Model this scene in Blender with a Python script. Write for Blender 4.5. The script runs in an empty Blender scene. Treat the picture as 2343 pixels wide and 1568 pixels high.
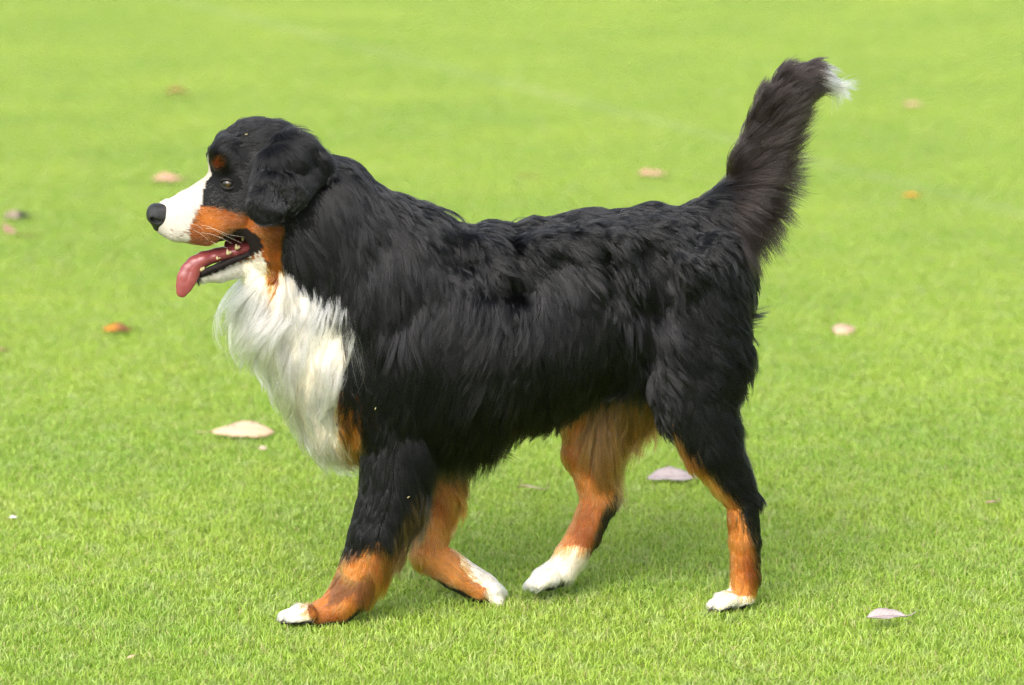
import bpy, math, random
import numpy as np
from mathutils import Vector
from mathutils.bvhtree import BVHTree
from mathutils.kdtree import KDTree

random.seed(7)
RNG = np.random.default_rng(7)
SC = bpy.context.scene
COL = SC.collection
R = math.radians

# ---------------------------------------------------------------- camera
CAM_Y, CAM_Z, PITCH = -5.6, 1.5, R(10.76)
LENS = 122.0
F_PX = 2342 / 36 * LENS                    # focal length in the units used for measuring the photograph
cam_d = bpy.data.cameras.new('camera')
cam = bpy.data.objects.new('camera', cam_d)
COL.objects.link(cam)
cam.location = (0, CAM_Y, CAM_Z)
cam.rotation_euler = (R(90) - PITCH, 0, 0)
cam_d.lens = LENS
cam_d.sensor_width = 36
cam_d.clip_end = 2000
cam_d.dof.use_dof = True
cam_d.dof.focus_distance = 5.55
cam_d.dof.aperture_fstop = 4.0
SC.camera = cam

# ---------------------------------------------------------------- sky and sun (bright overcast)
SUN_EL, SUN_ROT = R(44), R(203)
w = bpy.data.worlds.new('World')
SC.world = w
w.use_nodes = True
wt = w.node_tree
sky = wt.nodes.new('ShaderNodeTexSky')
sky.sky_type = 'NISHITA'
sky.sun_disc = False
sky.sun_elevation = SUN_EL
sky.sun_rotation = SUN_ROT
sky.dust_density = 4.0
hsv = wt.nodes.new('ShaderNodeHueSaturation')
hsv.inputs['Saturation'].default_value = 0.45
wt.links.new(sky.outputs[0], hsv.inputs['Color'])
bg = wt.nodes['Background']
bg.inputs['Strength'].default_value = 0.15
wt.links.new(hsv.outputs[0], bg.inputs['Color'])
sun_d = bpy.data.lights.new('sun', 'SUN')
sun_d.energy = 1.25
sun_d.angle = R(55)
sun_d.color = (1.0, 0.965, 0.91)
sun = bpy.data.objects.new('sun', sun_d)
COL.objects.link(sun)
sun.rotation_euler = (R(90) - SUN_EL, 0, R(180) - SUN_ROT)
SC.view_settings.view_transform = 'Standard'
SC.view_settings.look = 'None'
SC.view_settings.gamma = 1
SC.view_settings.use_curve_mapping = False
SC.view_settings.exposure = 1.15
SC.render.engine = 'CYCLES'
SC.cycles.max_bounces = 10
SC.cycles.diffuse_bounces = 4
SC.cycles.glossy_bounces = 4
SC.cycles.transmission_bounces = 8
SC.cycles.transparent_max_bounces = 8
SC.cycles.use_denoising = True
SC.cycles.denoising_prefilter = 'NONE'
SC.cycles.use_adaptive_sampling = False

# ---------------------------------------------------------------- measuring: photograph <-> place
CP, SP = math.cos(PITCH), math.sin(PITCH)


def at(u, v, Y):
    """World point on the vertical plane y = Y seen at photograph position (u, v)."""
    a, b = (u - 1171) / F_PX, (784 - v) / F_PX
    dy, dz = CP + b * SP, -SP + b * CP
    t = (Y - CAM_Y) / dy
    return np.array([t * a, Y, CAM_Z + t * dz])


def ground(u, v, z=0.0):
    a, b = (u - 1171) / F_PX, (784 - v) / F_PX
    dy, dz = CP + b * SP, -SP + b * CP
    t = (z - CAM_Z) / dz
    return np.array([t * a, CAM_Y + t * dy, z])


def proj(P):
    x, y, z = P[..., 0], P[..., 1] - CAM_Y, P[..., 2] - CAM_Z
    f = y * CP - z * SP
    up = y * SP + z * CP
    return 1171 + F_PX * x / f, 784 - F_PX * up / f


def tag(o, label=None, cat=None, group=None, kind=None):
    if label: o['label'] = label
    if cat: o['category'] = cat
    if group: o['group'] = group
    if kind: o['kind'] = kind
    return o


def new_mat(name):
    m = bpy.data.materials.new(name)
    m.use_nodes = True
    return m, m.node_tree, m.node_tree.nodes['Principled BSDF']


def mesh_obj(name, verts, faces, mat, parent=None, smooth=True):
    me = bpy.data.meshes.new(name)
    verts = np.asarray(verts, dtype=np.float64)
    me.from_pydata(verts.tolist(), [], [tuple(int(i) for i in f) for f in faces])
    me.update()
    if smooth:
        me.polygons.foreach_set('use_smooth', [True] * len(me.polygons))
    if mat: me.materials.append(mat)
    o = bpy.data.objects.new(name, me)
    COL.objects.link(o)
    if parent: o.parent = parent
    return o


# ---------------------------------------------------------------- ground and lawn
def grass_colour_nodes(nt, base_fac_socket=None):
    """World-position colour variation shared by the blades and the ground beneath them."""
    geo = nt.nodes.new('ShaderNodeNewGeometry')
    n1 = nt.nodes.new('ShaderNodeTexNoise')
    n1.inputs['Scale'].default_value = 1.3
    n1.inputs['Detail'].default_value = 5
    n1.inputs['Roughness'].default_value = 0.6
    nt.links.new(geo.outputs['Position'], n1.inputs['Vector'])
    n2 = nt.nodes.new('ShaderNodeTexNoise')
    n2.inputs['Scale'].default_value = 9
    n2.inputs['Detail'].default_value = 3
    nt.links.new(geo.outputs['Position'], n2.inputs['Vector'])
    return geo, n1, n2


def math_node(nt, op, a, b=None, c=None):
    m = nt.nodes.new('ShaderNodeMath')
    m.operation = op
    for i, s in enumerate((a, b, c)):
        if s is None: continue
        if isinstance(s, (int, float)): m.inputs[i].default_value = s
        else: nt.links.new(s, m.inputs[i])
    return m.outputs[0]


def mix_col(nt, fac, a, b):
    m = nt.nodes.new('ShaderNodeMix')
    m.data_type = 'RGBA'
    for i, s in ((0, fac), (6, a), (7, b)):
        if isinstance(s, (int, float)): m.inputs[i].default_value = s
        elif isinstance(s, tuple): m.inputs[i].default_value = (*s, 1)
        else: nt.links.new(s, m.inputs[i])
    return m.outputs[2]


gm, gnt, gb = new_mat('soil_and_thatch')
_, n1, n2 = grass_colour_nodes(gnt)
gb.inputs['Roughness'].default_value = 0.95
c = mix_col(gnt, n1.outputs[0], (0.13, 0.24, 0.015), (0.22, 0.30, 0.03))
gnt.links.new(mix_col(gnt, math_node(gnt, 'MULTIPLY', n2.outputs[0], 0.5), c, (0.13, 0.12, 0.05)), gb.inputs['Base Color'])
S = 600
ground_o = mesh_obj('ground', [(-S, -60, 0), (S, -60, 0), (S, S * 2, 0), (-S, S * 2, 0)], [(0, 1, 2, 3)], gm, smooth=False)
tag(ground_o, kind='structure')


def grass_material():
    m, nt, b = new_mat('grass_blade')
    geo, n1, n2 = grass_colour_nodes(nt)
    at_ = nt.nodes.new('ShaderNodeAttribute')
    at_.attribute_name = 'blade'
    sep = nt.nodes.new('ShaderNodeSeparateColor')
    nt.links.new(at_.outputs['Color'], sep.inputs[0])
    rnd, along, straw = sep.outputs[0], sep.outputs[1], sep.outputs[2]
    # large patches of the lawn vary between fresh green and yellow green
    big = nt.nodes.new('ShaderNodeMapRange')
    big.inputs[1].default_value, big.inputs[2].default_value = 0.36, 0.64
    nt.links.new(n1.outputs[0], big.inputs[0])
    small = nt.nodes.new('ShaderNodeMapRange')
    small.inputs[1].default_value, small.inputs[2].default_value = 0.35, 0.65
    nt.links.new(n2.outputs[0], small.inputs[0])
    f = math_node(nt, 'MULTIPLY_ADD', big.outputs[0], 0.45, math_node(nt, 'MULTIPLY', small.outputs[0], 0.25))
    f = math_node(nt, 'ADD', f, math_node(nt, 'MULTIPLY', rnd, 0.45))
    f = math_node(nt, 'MINIMUM', f, 1.0)
    col = mix_col(nt, f, GRASS_A, GRASS_B)
    n3 = nt.nodes.new('ShaderNodeTexNoise'); n3.inputs['Scale'].default_value = 24; n3.inputs['Detail'].default_value = 2
    nt.links.new(geo.outputs['Position'], n3.inputs['Vector'])
    pale = nt.nodes.new('ShaderNodeMapRange'); pale.inputs[1].default_value, pale.inputs[2].default_value = .5, .72
    nt.links.new(n3.outputs[0], pale.inputs[0])
    col = mix_col(nt, math_node(nt, 'MULTIPLY', pale.outputs[0], .70), col, (0.42, 0.53, 0.19))
    dry = nt.nodes.new('ShaderNodeMapRange'); dry.inputs[1].default_value, dry.inputs[2].default_value = .60, .72
    nt.links.new(n2.outputs[0], dry.inputs[0])
    col = mix_col(nt, math_node(nt, 'MULTIPLY', dry.outputs[0], .18), col, (0.40, 0.36, 0.08))
    strawy = math_node(nt, 'GREATER_THAN', straw, 0.90)
    col = mix_col(nt, math_node(nt, 'MULTIPLY', strawy, 0.8), col, (0.42, 0.36, 0.14))
    # blades are paler towards their cut tips
    col = mix_col(nt, math_node(nt, 'MULTIPLY', along, 0.40), col, (0.58, 0.63, 0.27))
    # faded white line marking sprayed across the lawn long ago
    a, bb = ground(480, 25), ground(1700, 335)
    d = (bb - a)[:2]
    d = d / np.linalg.norm(d)
    nrm = (-d[1], d[0])
    sepx = nt.nodes.new('ShaderNodeSeparateXYZ')
    nt.links.new(geo.outputs['Position'], sepx.inputs[0])
    e = math_node(nt, 'ADD', math_node(nt, 'MULTIPLY', sepx.outputs[0], float(nrm[0])), math_node(nt, 'MULTIPLY', sepx.outputs[1], float(nrm[1])))
    e = math_node(nt, 'ABSOLUTE', math_node(nt, 'SUBTRACT', e, float(nrm[0] * a[0] + nrm[1] * a[1])))
    line = nt.nodes.new('ShaderNodeMapRange')
    line.inputs[1].default_value, line.inputs[2].default_value = 0.09, 0.03
    nt.links.new(e, line.inputs[0])
    col = mix_col(nt, math_node(nt, 'MULTIPLY', line.outputs[0], math_node(nt, 'MULTIPLY', n1.outputs[0], 0.22)), col, (0.6, 0.62, 0.5))
    nt.links.new(col, b.inputs['Base Color'])
    b.inputs['Roughness'].default_value = 0.42
    b.inputs['Specular IOR Level'].default_value = 0.45
    tr = nt.nodes.new('ShaderNodeBsdfTranslucent')
    nt.links.new(col, tr.inputs['Color'])
    mx = nt.nodes.new('ShaderNodeMixShader')
    mx.inputs[0].default_value = 0.45
    nt.links.new(b.outputs[0], mx.inputs[1])
    nt.links.new(tr.outputs[0], mx.inputs[2])
    nt.links.new(mx.outputs[0], nt.nodes['Material Output'].inputs['Surface'])
    return m


GRASS_A, GRASS_B = (0.18, 0.39, 0.016), (0.42, 0.58, 0.04)
GRASS = grass_material()
TILE = 0.5


def grass_tile(k, n):
    rng = np.random.default_rng(100 + k)
    # tufted scatter: most blades gather round tuft centres
    nt_ = n // 9
    soft = lambda m: rng.uniform(-TILE / 2, TILE / 2, (m, 2)) + rng.uniform(-TILE / 2, TILE / 2, (m, 2))   # tiles fade into one another
    tc = soft(nt_)
    pick = rng.integers(0, nt_, n)
    root = tc[pick] + rng.normal(0, 0.011, (n, 2))
    loose = rng.random(n) < 0.35
    root[loose] = soft(loose.sum())
    h = rng.uniform(0.010, 0.022, n) * (0.8 + 0.4 * rng.random(nt_)[pick])
    wd = rng.uniform(0.0006, 0.0013, n)
    ang = rng.uniform(0, 2 * np.pi, n)
    out = root - tc[pick]
    ln = np.stack([np.cos(ang), np.sin(ang)], 1) * 0.6 + out * 30
    ln /= np.linalg.norm(ln, axis=1)[:, None] + 1e-6
    bend = rng.uniform(0.15, 1.15, n)
    side = np.stack([-ln[:, 1], ln[:, 0]], 1)
    tw = rng.normal(0, 0.7, n)
    side = side * np.cos(tw)[:, None] + ln * np.sin(tw)[:, None]
    P = np.zeros((n, 5, 3))
    for j, (t, wf) in enumerate(((0, 0.8), (0.55, 1.0))):
        c = root + ln * (bend * h * t * t)[:, None]
        z = h * t * (1 - 0.25 * bend * t)
        for s, q in ((-1, 0), (1, 1)):
            P[:, j * 2 + q, :2] = c + side * (s * wd * wf)[:, None]
            P[:, j * 2 + q, 2] = z
    P[:, 4, :2] = root + ln * (bend * h)[:, None]
    P[:, 4, 2] = h * (1 - 0.35 * bend)
    V = P.reshape(-1, 3)
    base = (np.arange(n) * 5)[:, None]
    tris = np.concatenate([base + np.array([[0, 1, 3]]), base + np.array([[0, 3, 2]]), base + np.array([[2, 3, 4]])])
    me = bpy.data.meshes.new('grass_tuft')
    me.vertices.add(len(V)); me.vertices.foreach_set('co', V.ravel())
    me.loops.add(tris.size); me.loops.foreach_set('vertex_index', tris.ravel().astype(np.int32))
    me.polygons.add(len(tris)); me.polygons.foreach_set('loop_start', np.arange(0, tris.size, 3, dtype=np.int32))
    a = me.attributes.new('blade', 'FLOAT_COLOR', 'POINT')
    colr = np.zeros((n, 5, 4)); colr[..., 0] = rng.random(n)[:, None]; colr[..., 2] = rng.random(n)[:, None]
    colr[:, :, 1] = np.array([0, 0, .5, .5, 1.0]); colr[..., 3] = 1
    a.data.foreach_set('color', colr.astype(np.float32).ravel())
    me.materials.append(GRASS)
    me.update(calc_edges=True); me.validate()
    return bpy.data.objects.new('grass_tuft', me)


tiles = bpy.data.collections.new('grass_tufts')      # source meshes only; never linked to the scene
for k in range(7):
    tiles.objects.link(grass_tile(k, 15000))
pts, rot = [], []
y = -2.0
while y < 15:
    half = 1.6 + (y + 5.6) * 0.21 + 0.6
    x = -math.ceil(half / TILE) * TILE
    while x <= half:
        pts.append((x, y, 0.0)); rot.append((0, 0, random.randrange(4) * math.pi / 2))
        x += TILE
    y += TILE
gme = bpy.data.meshes.new('grass')
gme.from_pydata(pts, [], [])
ra = gme.attributes.new('turn', 'FLOAT_VECTOR', 'POINT')
ra.data.foreach_set('vector', np.array(rot, dtype=np.float32).ravel())
gme.materials.append(GRASS)
grass = bpy.data.objects.new('grass', gme)
COL.objects.link(grass)
tag(grass, 'short mown bright green grass covering the whole lawn', 'grass', kind='stuff')
ng = bpy.data.node_groups.new('grass_spread', 'GeometryNodeTree')
ng.interface.new_socket('Geometry', in_out='INPUT', socket_type='NodeSocketGeometry')
ng.interface.new_socket('Geometry', in_out='OUTPUT', socket_type='NodeSocketGeometry')
gi, go = ng.nodes.new('NodeGroupInput'), ng.nodes.new('NodeGroupOutput')
iop = ng.nodes.new('GeometryNodeInstanceOnPoints')
ci = ng.nodes.new('GeometryNodeCollectionInfo')
ci.inputs[0].default_value = tiles
ci.inputs[1].default_value = True
ci.inputs[2].default_value = True
na = ng.nodes.new('GeometryNodeInputNamedAttribute')
na.data_type = 'FLOAT_VECTOR'
na.inputs[0].default_value = 'turn'
ri = ng.nodes.new('FunctionNodeRandomValue')
ri.data_type = 'INT'
ri.inputs[4].default_value, ri.inputs[5].default_value = 0, 6
ng.links.new(gi.outputs[0], iop.inputs['Points'])
ng.links.new(ci.outputs[0], iop.inputs['Instance'])
iop.inputs['Pick Instance'].default_value = True
ng.links.new([s for s in ri.outputs if s.enabled][0], iop.inputs['Instance Index'])
ng.links.new(na.outputs[0], iop.inputs['Rotation'])
ng.links.new(iop.outputs[0], go.inputs[0])
grass.modifiers.new('spread', 'NODES').node_group = ng

# ---------------------------------------------------------------- the dog: implicit body
PX = 1 / 1392.0                     # metres per measuring unit at the dog


def ymid(u):
    y = -0.03 - 0.08 * (1700 - u) / 1000
    if u < 650: y -= 0.22 * (650 - u) * PX
    return y


def ymid_x(x):
    return np.array([ymid(u) for u in np.atleast_1d(1171 + x / PX)])


class Prim:
    """Tapered capsule with its own half-width factor across the dog."""
    def __init__(s, A, B, ra, rb, sa, sb, tag_):
        s.A, s.B, s.ra, s.rb, s.sa, s.sb, s.tag = A, B, ra, rb, sa, sb, tag_

    def d(s, P):
        ab = s.B - s.A
        L = float(ab @ ab) + 1e-12
        t = np.clip(((P - s.A) @ ab) / L, 0, 1)
        q = P - s.A - t[..., None] * ab
        sc = s.sa + (s.sb - s.sa) * t
        q1 = q[..., 1] / sc
        return np.sqrt(q[..., 0] ** 2 + q1 ** 2 + q[..., 2] ** 2) - (s.ra + (s.rb - s.ra) * t)

    def box(s, pad):
        m = max(s.ra * max(1, s.sa), s.rb * max(1, s.sb)) + pad
        return np.minimum(s.A, s.B) - m, np.maximum(s.A, s.B) + m


CHAIN_ID = [0]


def chain(nodes, tag_):
    """nodes: (u, v, offset across the dog in m, radius, width factor)."""
    pr = []
    pts = [(at(u, v, ymid(u) + dy), r * PX, s) for u, v, dy, r, s in nodes]
    if len(pts) == 1: pts = pts * 2
    for (a, ra, sa), (b, rb, sb) in zip(pts, pts[1:]):
        pr.append(Prim(a, b, ra, rb, sa, sb, tag_))
    CHAIN_ID[0] += 1
    for p in pr: p.cid = CHAIN_ID[0]
    return pr


def smin(a, b, k):
    h = np.clip(0.5 + 0.5 * (b - a) / k, 0, 1)
    return b + (a - b) * h - k * h * (1 - h)


def field(groups, lo, res, shape, carve=(), after=None, pad=0.04):
    D = np.full(shape, 1.0, dtype=np.float32)
    ax = [lo[i] + res * np.arange(shape[i]) for i in range(3)]

    def region(box):
        sl = []
        for i in range(3):
            a = max(0, int((box[0][i] - lo[i]) / res)); b = min(shape[i], int((box[1][i] - lo[i]) / res) + 2)
            if b <= a: return None, None
            sl.append(slice(a, b))
        G = np.stack(np.meshgrid(ax[0][sl[0]], ax[1][sl[1]], ax[2][sl[2]], indexing='ij'), -1)
        return tuple(sl), G
    for prims, k in groups:
        links = {}
        for p in prims: links.setdefault(p.cid, []).append(p)
        for ps in links.values():       # a chain is one smooth tube: no swelling at its joints
            bx = [p.box(pad) for p in ps]
            sl, G = region((np.min([q[0] for q in bx], 0), np.max([q[1] for q in bx], 0)))
            if sl is None: continue
            dd = ps[0].d(G)
            for p in ps[1:]: dd = smin(dd, p.d(G), .003)
            D[sl] = smin(D[sl], dd, k)
    for p, k in carve:
        sl, G = region(p.box(pad))
        if sl is None: continue
        D[sl] = -smin(-D[sl], p.d(G), k)
    if after: after(D, ax)
    return D


def surface_nets(D, lo, res):
    s = D < 0
    nx, ny, nz = D.shape
    cnt = np.zeros((nx - 1, ny - 1, nz - 1), np.int8)
    for i in (0, 1):
        for j in (0, 1):
            for k in (0, 1):
                cnt += s[i:nx - 1 + i, j:ny - 1 + j, k:nz - 1 + k]
    act = (cnt > 0) & (cnt < 8)
    ids = np.full(act.shape, -1, np.int64)
    I = np.argwhere(act)
    ids[act] = np.arange(len(I))
    acc = np.zeros((len(I), 3)); n = np.zeros(len(I))
    corners = [(i, j, k) for i in (0, 1) for j in (0, 1) for k in (0, 1)]
    for a in corners:
        for ax_ in range(3):
            if a[ax_]: continue
            b = list(a); b[ax_] = 1
            va = D[I[:, 0] + a[0], I[:, 1] + a[1], I[:, 2] + a[2]]
            vb = D[I[:, 0] + b[0], I[:, 1] + b[1], I[:, 2] + b[2]]
            m = (va < 0) != (vb < 0)
            t = np.where(m, va / np.where(m, va - vb, 1), 0)
            pt = np.tile(np.array(a, float), (len(I), 1)); pt[:, ax_] = t
            acc[m] += pt[m]; n[m] += 1
    V = (I + acc / n[:, None]) * res + lo
    F = []
    for ax_ in range(3):
        o1, o2 = (ax_ + 1) % 3, (ax_ + 2) % 3
        sa = [slice(None)] * 3; sb = [slice(None)] * 3
        sa[ax_] = slice(0, -1); sb[ax_] = slice(1, None)
        A, B = s[tuple(sa)], s[tuple(sb)]
        E = np.argwhere(A != B)
        E = E[(E[:, o1] > 0) & (E[:, o2] > 0) & (E[:, o1] < D.shape[o1] - 1) & (E[:, o2] < D.shape[o2] - 1)]
        flip = A[E[:, 0], E[:, 1], E[:, 2]]
        q = []
        for d1, d2 in ((1, 1), (0, 1), (0, 0), (1, 0)):
            c = E.copy(); c[:, o1] -= d1; c[:, o2] -= d2
            q.append(ids[c[:, 0], c[:, 1], c[:, 2]])
        q = np.stack(q, 1)
        q[~flip] = q[~flip][:, ::-1]
        F.append(q)
    return V, np.concatenate(F)


def implicit(name, groups, res, mat, parent=None, carve=(), after=None, pad=0.03):
    allp = [p for g, _ in groups for p in g]
    lo = np.min([p.box(0.012)[0] for p in allp], 0); hi = np.max([p.box(0.012)[1] for p in allp], 0)
    shape = tuple(int(x) for x in np.ceil((hi - lo) / res) + 1)
    D = field(groups, lo, res, shape, carve, after, pad)
    V, Fc = surface_nets(D, lo, res)
    return mesh_obj(name, V, Fc, mat, parent)


TORSO = chain([(860, 760, 0, 195, .66), (930, 745, 0, 238, .64), (1060, 755, 0, 240, .66), (1200, 734, 0, 218, .68),
               (1350, 676, 0, 195, .68), (1490, 634, 0, 164, .74), (1590, 628, 0, 132, .80)], 'torso')
TORSO += chain([(778, 830, 0, 112, .8), (758, 935, 0, 80, .9)], 'torso')          # forechest
TORSO += chain([(778, 985, 0, 62, 1.0), (900, 960, 0, 80, .95)], 'torso')            # brisket
for sgn in (-1, 1):
    TORSO += chain([(890, 850, .062 * sgn, 112, .45), (1040, 880, .056 * sgn, 105, .45)], 'torso')
    TORSO += chain([(1430, 750, .042 * sgn, 100, .5), (1540, 770, .056 * sgn, 105, .46)], 'torso')
NECK = chain([(655, 425, 0, 108, .80), (728, 500, 0, 146, .74), (838, 618, 0, 180, .70)], 'neck')
NECK += chain([(645, 600, 0, 68, .95), (698, 716, 0, 102, .95), (760, 830, 0, 110, .9)], 'neck')   # throat
NECK += chain([(603, 650, 0, 36, 1.0), (638, 705, 0, 42, 1.1), (700, 850, 0, 52, 1.1)], 'neck')   # ruff
SKULL = chain([(590, 378, 0, 98, .92)], 'head') + chain([(530, 372, 0, 50, 1.25), (560, 440, 0, 70, 1.2)], 'head')
SKULL += chain([(508, 358, -.030, 26, 1)], 'head') + chain([(508, 358, .030, 26, 1)], 'head')        # brows
MUZZLE = chain([(392, 500, 0, 44, .85), (445, 492, 0, 60, .82), (520, 470, 0, 84, .80)], 'head')
for sgn in (-1, 1):
    MUZZLE += chain([(405, 528, .016 * sgn, 24, .8), (470, 528, .022 * sgn, 32, .8), (540, 500, .03 * sgn, 40, .9)], 'head')   # flews
    MUZZLE += chain([(600, 520, .045 * sgn, 50, .7), (615, 580, .04 * sgn, 40, .7)], 'head')         # cheek
JAW = chain([(610, 580, 0, 40, 1.1), (560, 603, 0, 30, 1.1), (500, 626, 0, 20, 1.2), (464, 632, 0, 14, 1.5)], 'head')
for sgn in (-1, 1):
    JAW += chain([(598, 566, sgn * .036, 11, .7), (548, 589, sgn * .030, 9, .7), (500, 609, sgn * .026, 8, .8), (464, 624, sgn * .018, 7, 1)], 'head')     # lower lip
TAIL = chain([(1560, 560, 0, 80, .85), (1630, 510, 0, 58, .85), (1690, 450, 0, 42, .9), (1735, 350, 0, 34, 1), (1768, 262, 0, 36, 1),
              (1808, 204, 0, 38, 1), (1852, 180, 0, 32, 1), (1890, 186, 0, 15, 1)], 'tail')


def leg_front(nodes, shoulder, tag_):
    a, b = chain(shoulder, tag_ + '_top'), chain(nodes, tag_)
    for p in a: p.cid = b[0].cid
    return a + b


LEG_NF = leg_front([(905, 1000, -.062, 78, .58), (895, 1120, -.064, 68, .70), (866, 1215, -.065, 60, .8), (838, 1290, -.06, 55, .85),
                    (808, 1350, -.06, 49, .9), (770, 1392, -.06, 40, 1.0), (715, 1410, -.06, 26, 1.3)],
                   [(900, 640, -.055, 100, .5), (860, 830, -.058, 100, .45), (900, 1000, -.060, 78, .58)], 'leg_nf')
for k, (du, dy) in enumerate(((0, -.030), (-14, -.010), (-14, .010), (0, .030))):
    LEG_NF += chain([(705 + du, 1404, -.06 + dy, 21, .85), (668 + du, 1412, -.06 + dy * 1.15, 17, .85)], 'leg_nf')
LEG_FF = leg_front([(1000, 1000, .075, 78, .62), (1008, 1110, .065, 48, .75), (990, 1200, .06, 37, .85), (980, 1266, .055, 40, .9),
                    (1040, 1310, .052, 40, .9), (1100, 1345, .05, 36, 1.0), (1128, 1362, .05, 28, 1.2)],
                   [(920, 660, .055, 105, .5), (900, 850, .075, 105, .5), (1000, 1000, .075, 80, .6)], 'leg_ff')
for k, dy in enumerate((-.026, -.009, .009, .026)):
    LEG_FF += chain([(1125, 1352, .05 + dy, 20, .85), (1138, 1378, .05 + dy, 16, .85)], 'leg_ff')
LEG_NH = chain([(1590, 650, -.05, 100, .6), (1590, 800, -.062, 118, .46), (1590, 910, -.068, 92, .5)], 'leg_nh_top')
LEG_NH += chain([(1590, 910, -.068, 92, .5), (1622, 1010, -.07, 66, .65), (1662, 1085, -.065, 48, .75), (1697, 1145, -.06, 36, .8),
                 (1702, 1230, -.055, 33, .9), (1704, 1310, -.052, 33, .95), (1698, 1362, -.05, 30, 1.1), (1665, 1378, -.05, 24, 1.4)], 'leg_nh')
LEG_NH += chain([(1697, 1145, -.06, 30, .7), (1714, 1132, -.06, 18, .7)], 'leg_nh')      # hock point
for k, (du, dy) in enumerate(((6, -.030), (-8, -.010), (-8, .010), (6, .030))):
    LEG_NH += chain([(1664 + du, 1372, -.05 + dy, 19, .9), (1640 + du, 1385, -.05 + dy * 1.1, 15, .9)], 'leg_nh')
LEG_FH = chain([(1560, 680, .05, 100, .6), (1450, 830, .075, 110, .5), (1370, 930, .075, 90, .55)], 'leg_fh_top')
LEG_FH += chain([(1370, 930, .075, 90, .55), (1345, 1030, .07, 60, .7), (1358, 1090, .065, 44, .75), (1370, 1142, .06, 42, .8),
                 (1340, 1215, .055, 36, .85), (1310, 1265, .05, 36, .95), (1285, 1305, .05, 36, 1.1), (1255, 1318, .05, 28, 1.4)], 'leg_fh')
LEG_FH += chain([(1372, 1142, .06, 34, .7), (1398, 1130, .06, 18, .7)], 'leg_fh')
for k, (du, dy) in enumerate(((8, -.030), (-6, -.010), (-6, .010), (8, .030))):
    LEG_FH += chain([(1252 + du, 1318, .05 + dy, 20, .9), (1226 + du, 1335, .05 + dy * 1.1, 16, .9)], 'leg_fh')

for lg in (LEG_NH, LEG_FH):
    c0_ = lg[0].cid
    c1_ = next(p.cid for p in lg if not p.tag.endswith('_top'))
    for p in lg:
        if p.cid == c1_: p.cid = c0_

GROUPS = [(TORSO, .04), (NECK, .055), (SKULL, .018), (MUZZLE, .012), (TAIL, .02),
          *[(q, k) for lg in (LEG_NF, LEG_FF, LEG_NH, LEG_FH) for q, k in ((lg[:-8], .03), (lg[-8:], .006))]]
MOUTH = [(p, .004) for p in chain([(590, 552, 0, 9, 6), (550, 556, 0, 22, 5), (500, 572, 0, 24, 5), (430, 594, 0, 28, 5)], 'x')]

RIDGES = [  # rolls of loose skin and coat: (height, width, points)
    (.014, 24, [(1335, 530), (1388, 548), (1431, 590), (1445, 640)]),
    (.014, 28, [(1210, 568), (1290, 552), (1340, 580), (1358, 625)]),
    (.015, 32, [(1420, 535), (1495, 525), (1545, 555), (1560, 590)]),
    (.013, 28, [(1645, 555), (1590, 605), (1525, 665)]),
    (.010, 32, [(1095, 555), (1128, 595), (1130, 640)]),
    (-.012, 32, [(1030, 580), (1070, 600)]),
    (-.013, 28, [(1115, 648), (1195, 668)]),
    (-.012, 26, [(1375, 585), (1405, 640), (1450, 680)]),
    (-.012, 28, [(1540, 640), (1474, 734), (1487, 830)]),
    (-.008, 26, [(960, 640), (930, 720)]),
]


def seg_dist(u, v, pts):
    d = np.full(u.shape, 1e9)
    for (a, b), (c, e) in zip(pts, pts[1:]):
        L = (c - a) ** 2 + (e - b) ** 2
        t = np.clip(((u - a) * (c - a) + (v - b) * (e - b)) / L, 0, 1)
        d = np.minimum(d, np.hypot(u - a - t * (c - a), v - b - t * (e - b)))
    return d


def uv_side(P, fold=True):
    """Side-view coordinates; the far flank is read as the mirror of the near one."""
    Q = P.copy()
    if fold:
        u0 = 1171 + Q[..., 0] / PX
        ym = -0.03 - 0.08 * (1700 - u0) / 1000 - np.where(u0 < 650, 0.22 * (650 - u0) * PX, 0)
        Q[..., 1] = ym - np.abs(Q[..., 1] - ym)
    return proj(Q)


def fold(u, v):
    r = np.zeros(u.shape)
    for h, wd, pts in RIDGES:
        r += h * np.exp(-(seg_dist(u, v, pts) / wd) ** 2)
    return r


def body_after(D, ax):
    I = np.argwhere(np.abs(D) < 0.035)
    P = np.stack([ax[i][I[:, i]] for i in range(3)], 1)
    u, v = uv_side(P)
    add = -fold(u, v)
    m = (u > 860) & (u < 1720) & (v < 900)
    # broad unevenness of the coat
    u0 = 1171 + P[:, 0] / PX
    ym = -0.03 - 0.08 * (1700 - u0) / 1000
    add *= 1.8 * np.clip((np.abs(P[:, 1] - ym) - .025) / .04, 0, 1)      # the folds run out towards the spine
    D[I[:, 0], I[:, 1], I[:, 2]] += add
    mouth_core = chain([(600, 552, 0, 22, .4), (530, 562, 0, 18, .5)], 'x')      # added core closing the mouth gap; coloured dark for the shade inside
    for p in mouth_core:
        lo, hi = p.box(.005)
        sl = []
        for i in range(3):
            sl.append(slice(max(0, int((lo[i] - ax[i][0]) / RES)), int((hi[i] - ax[i][0]) / RES) + 2))
        sl = tuple(sl)
        G = np.stack(np.meshgrid(ax[0][sl[0]], ax[1][sl[1]], ax[2][sl[2]], indexing='ij'), -1)
        D[sl] = np.minimum(D[sl], p.d(G))


RES = 0.0038


def jaw_groups():
    return GROUPS


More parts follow.
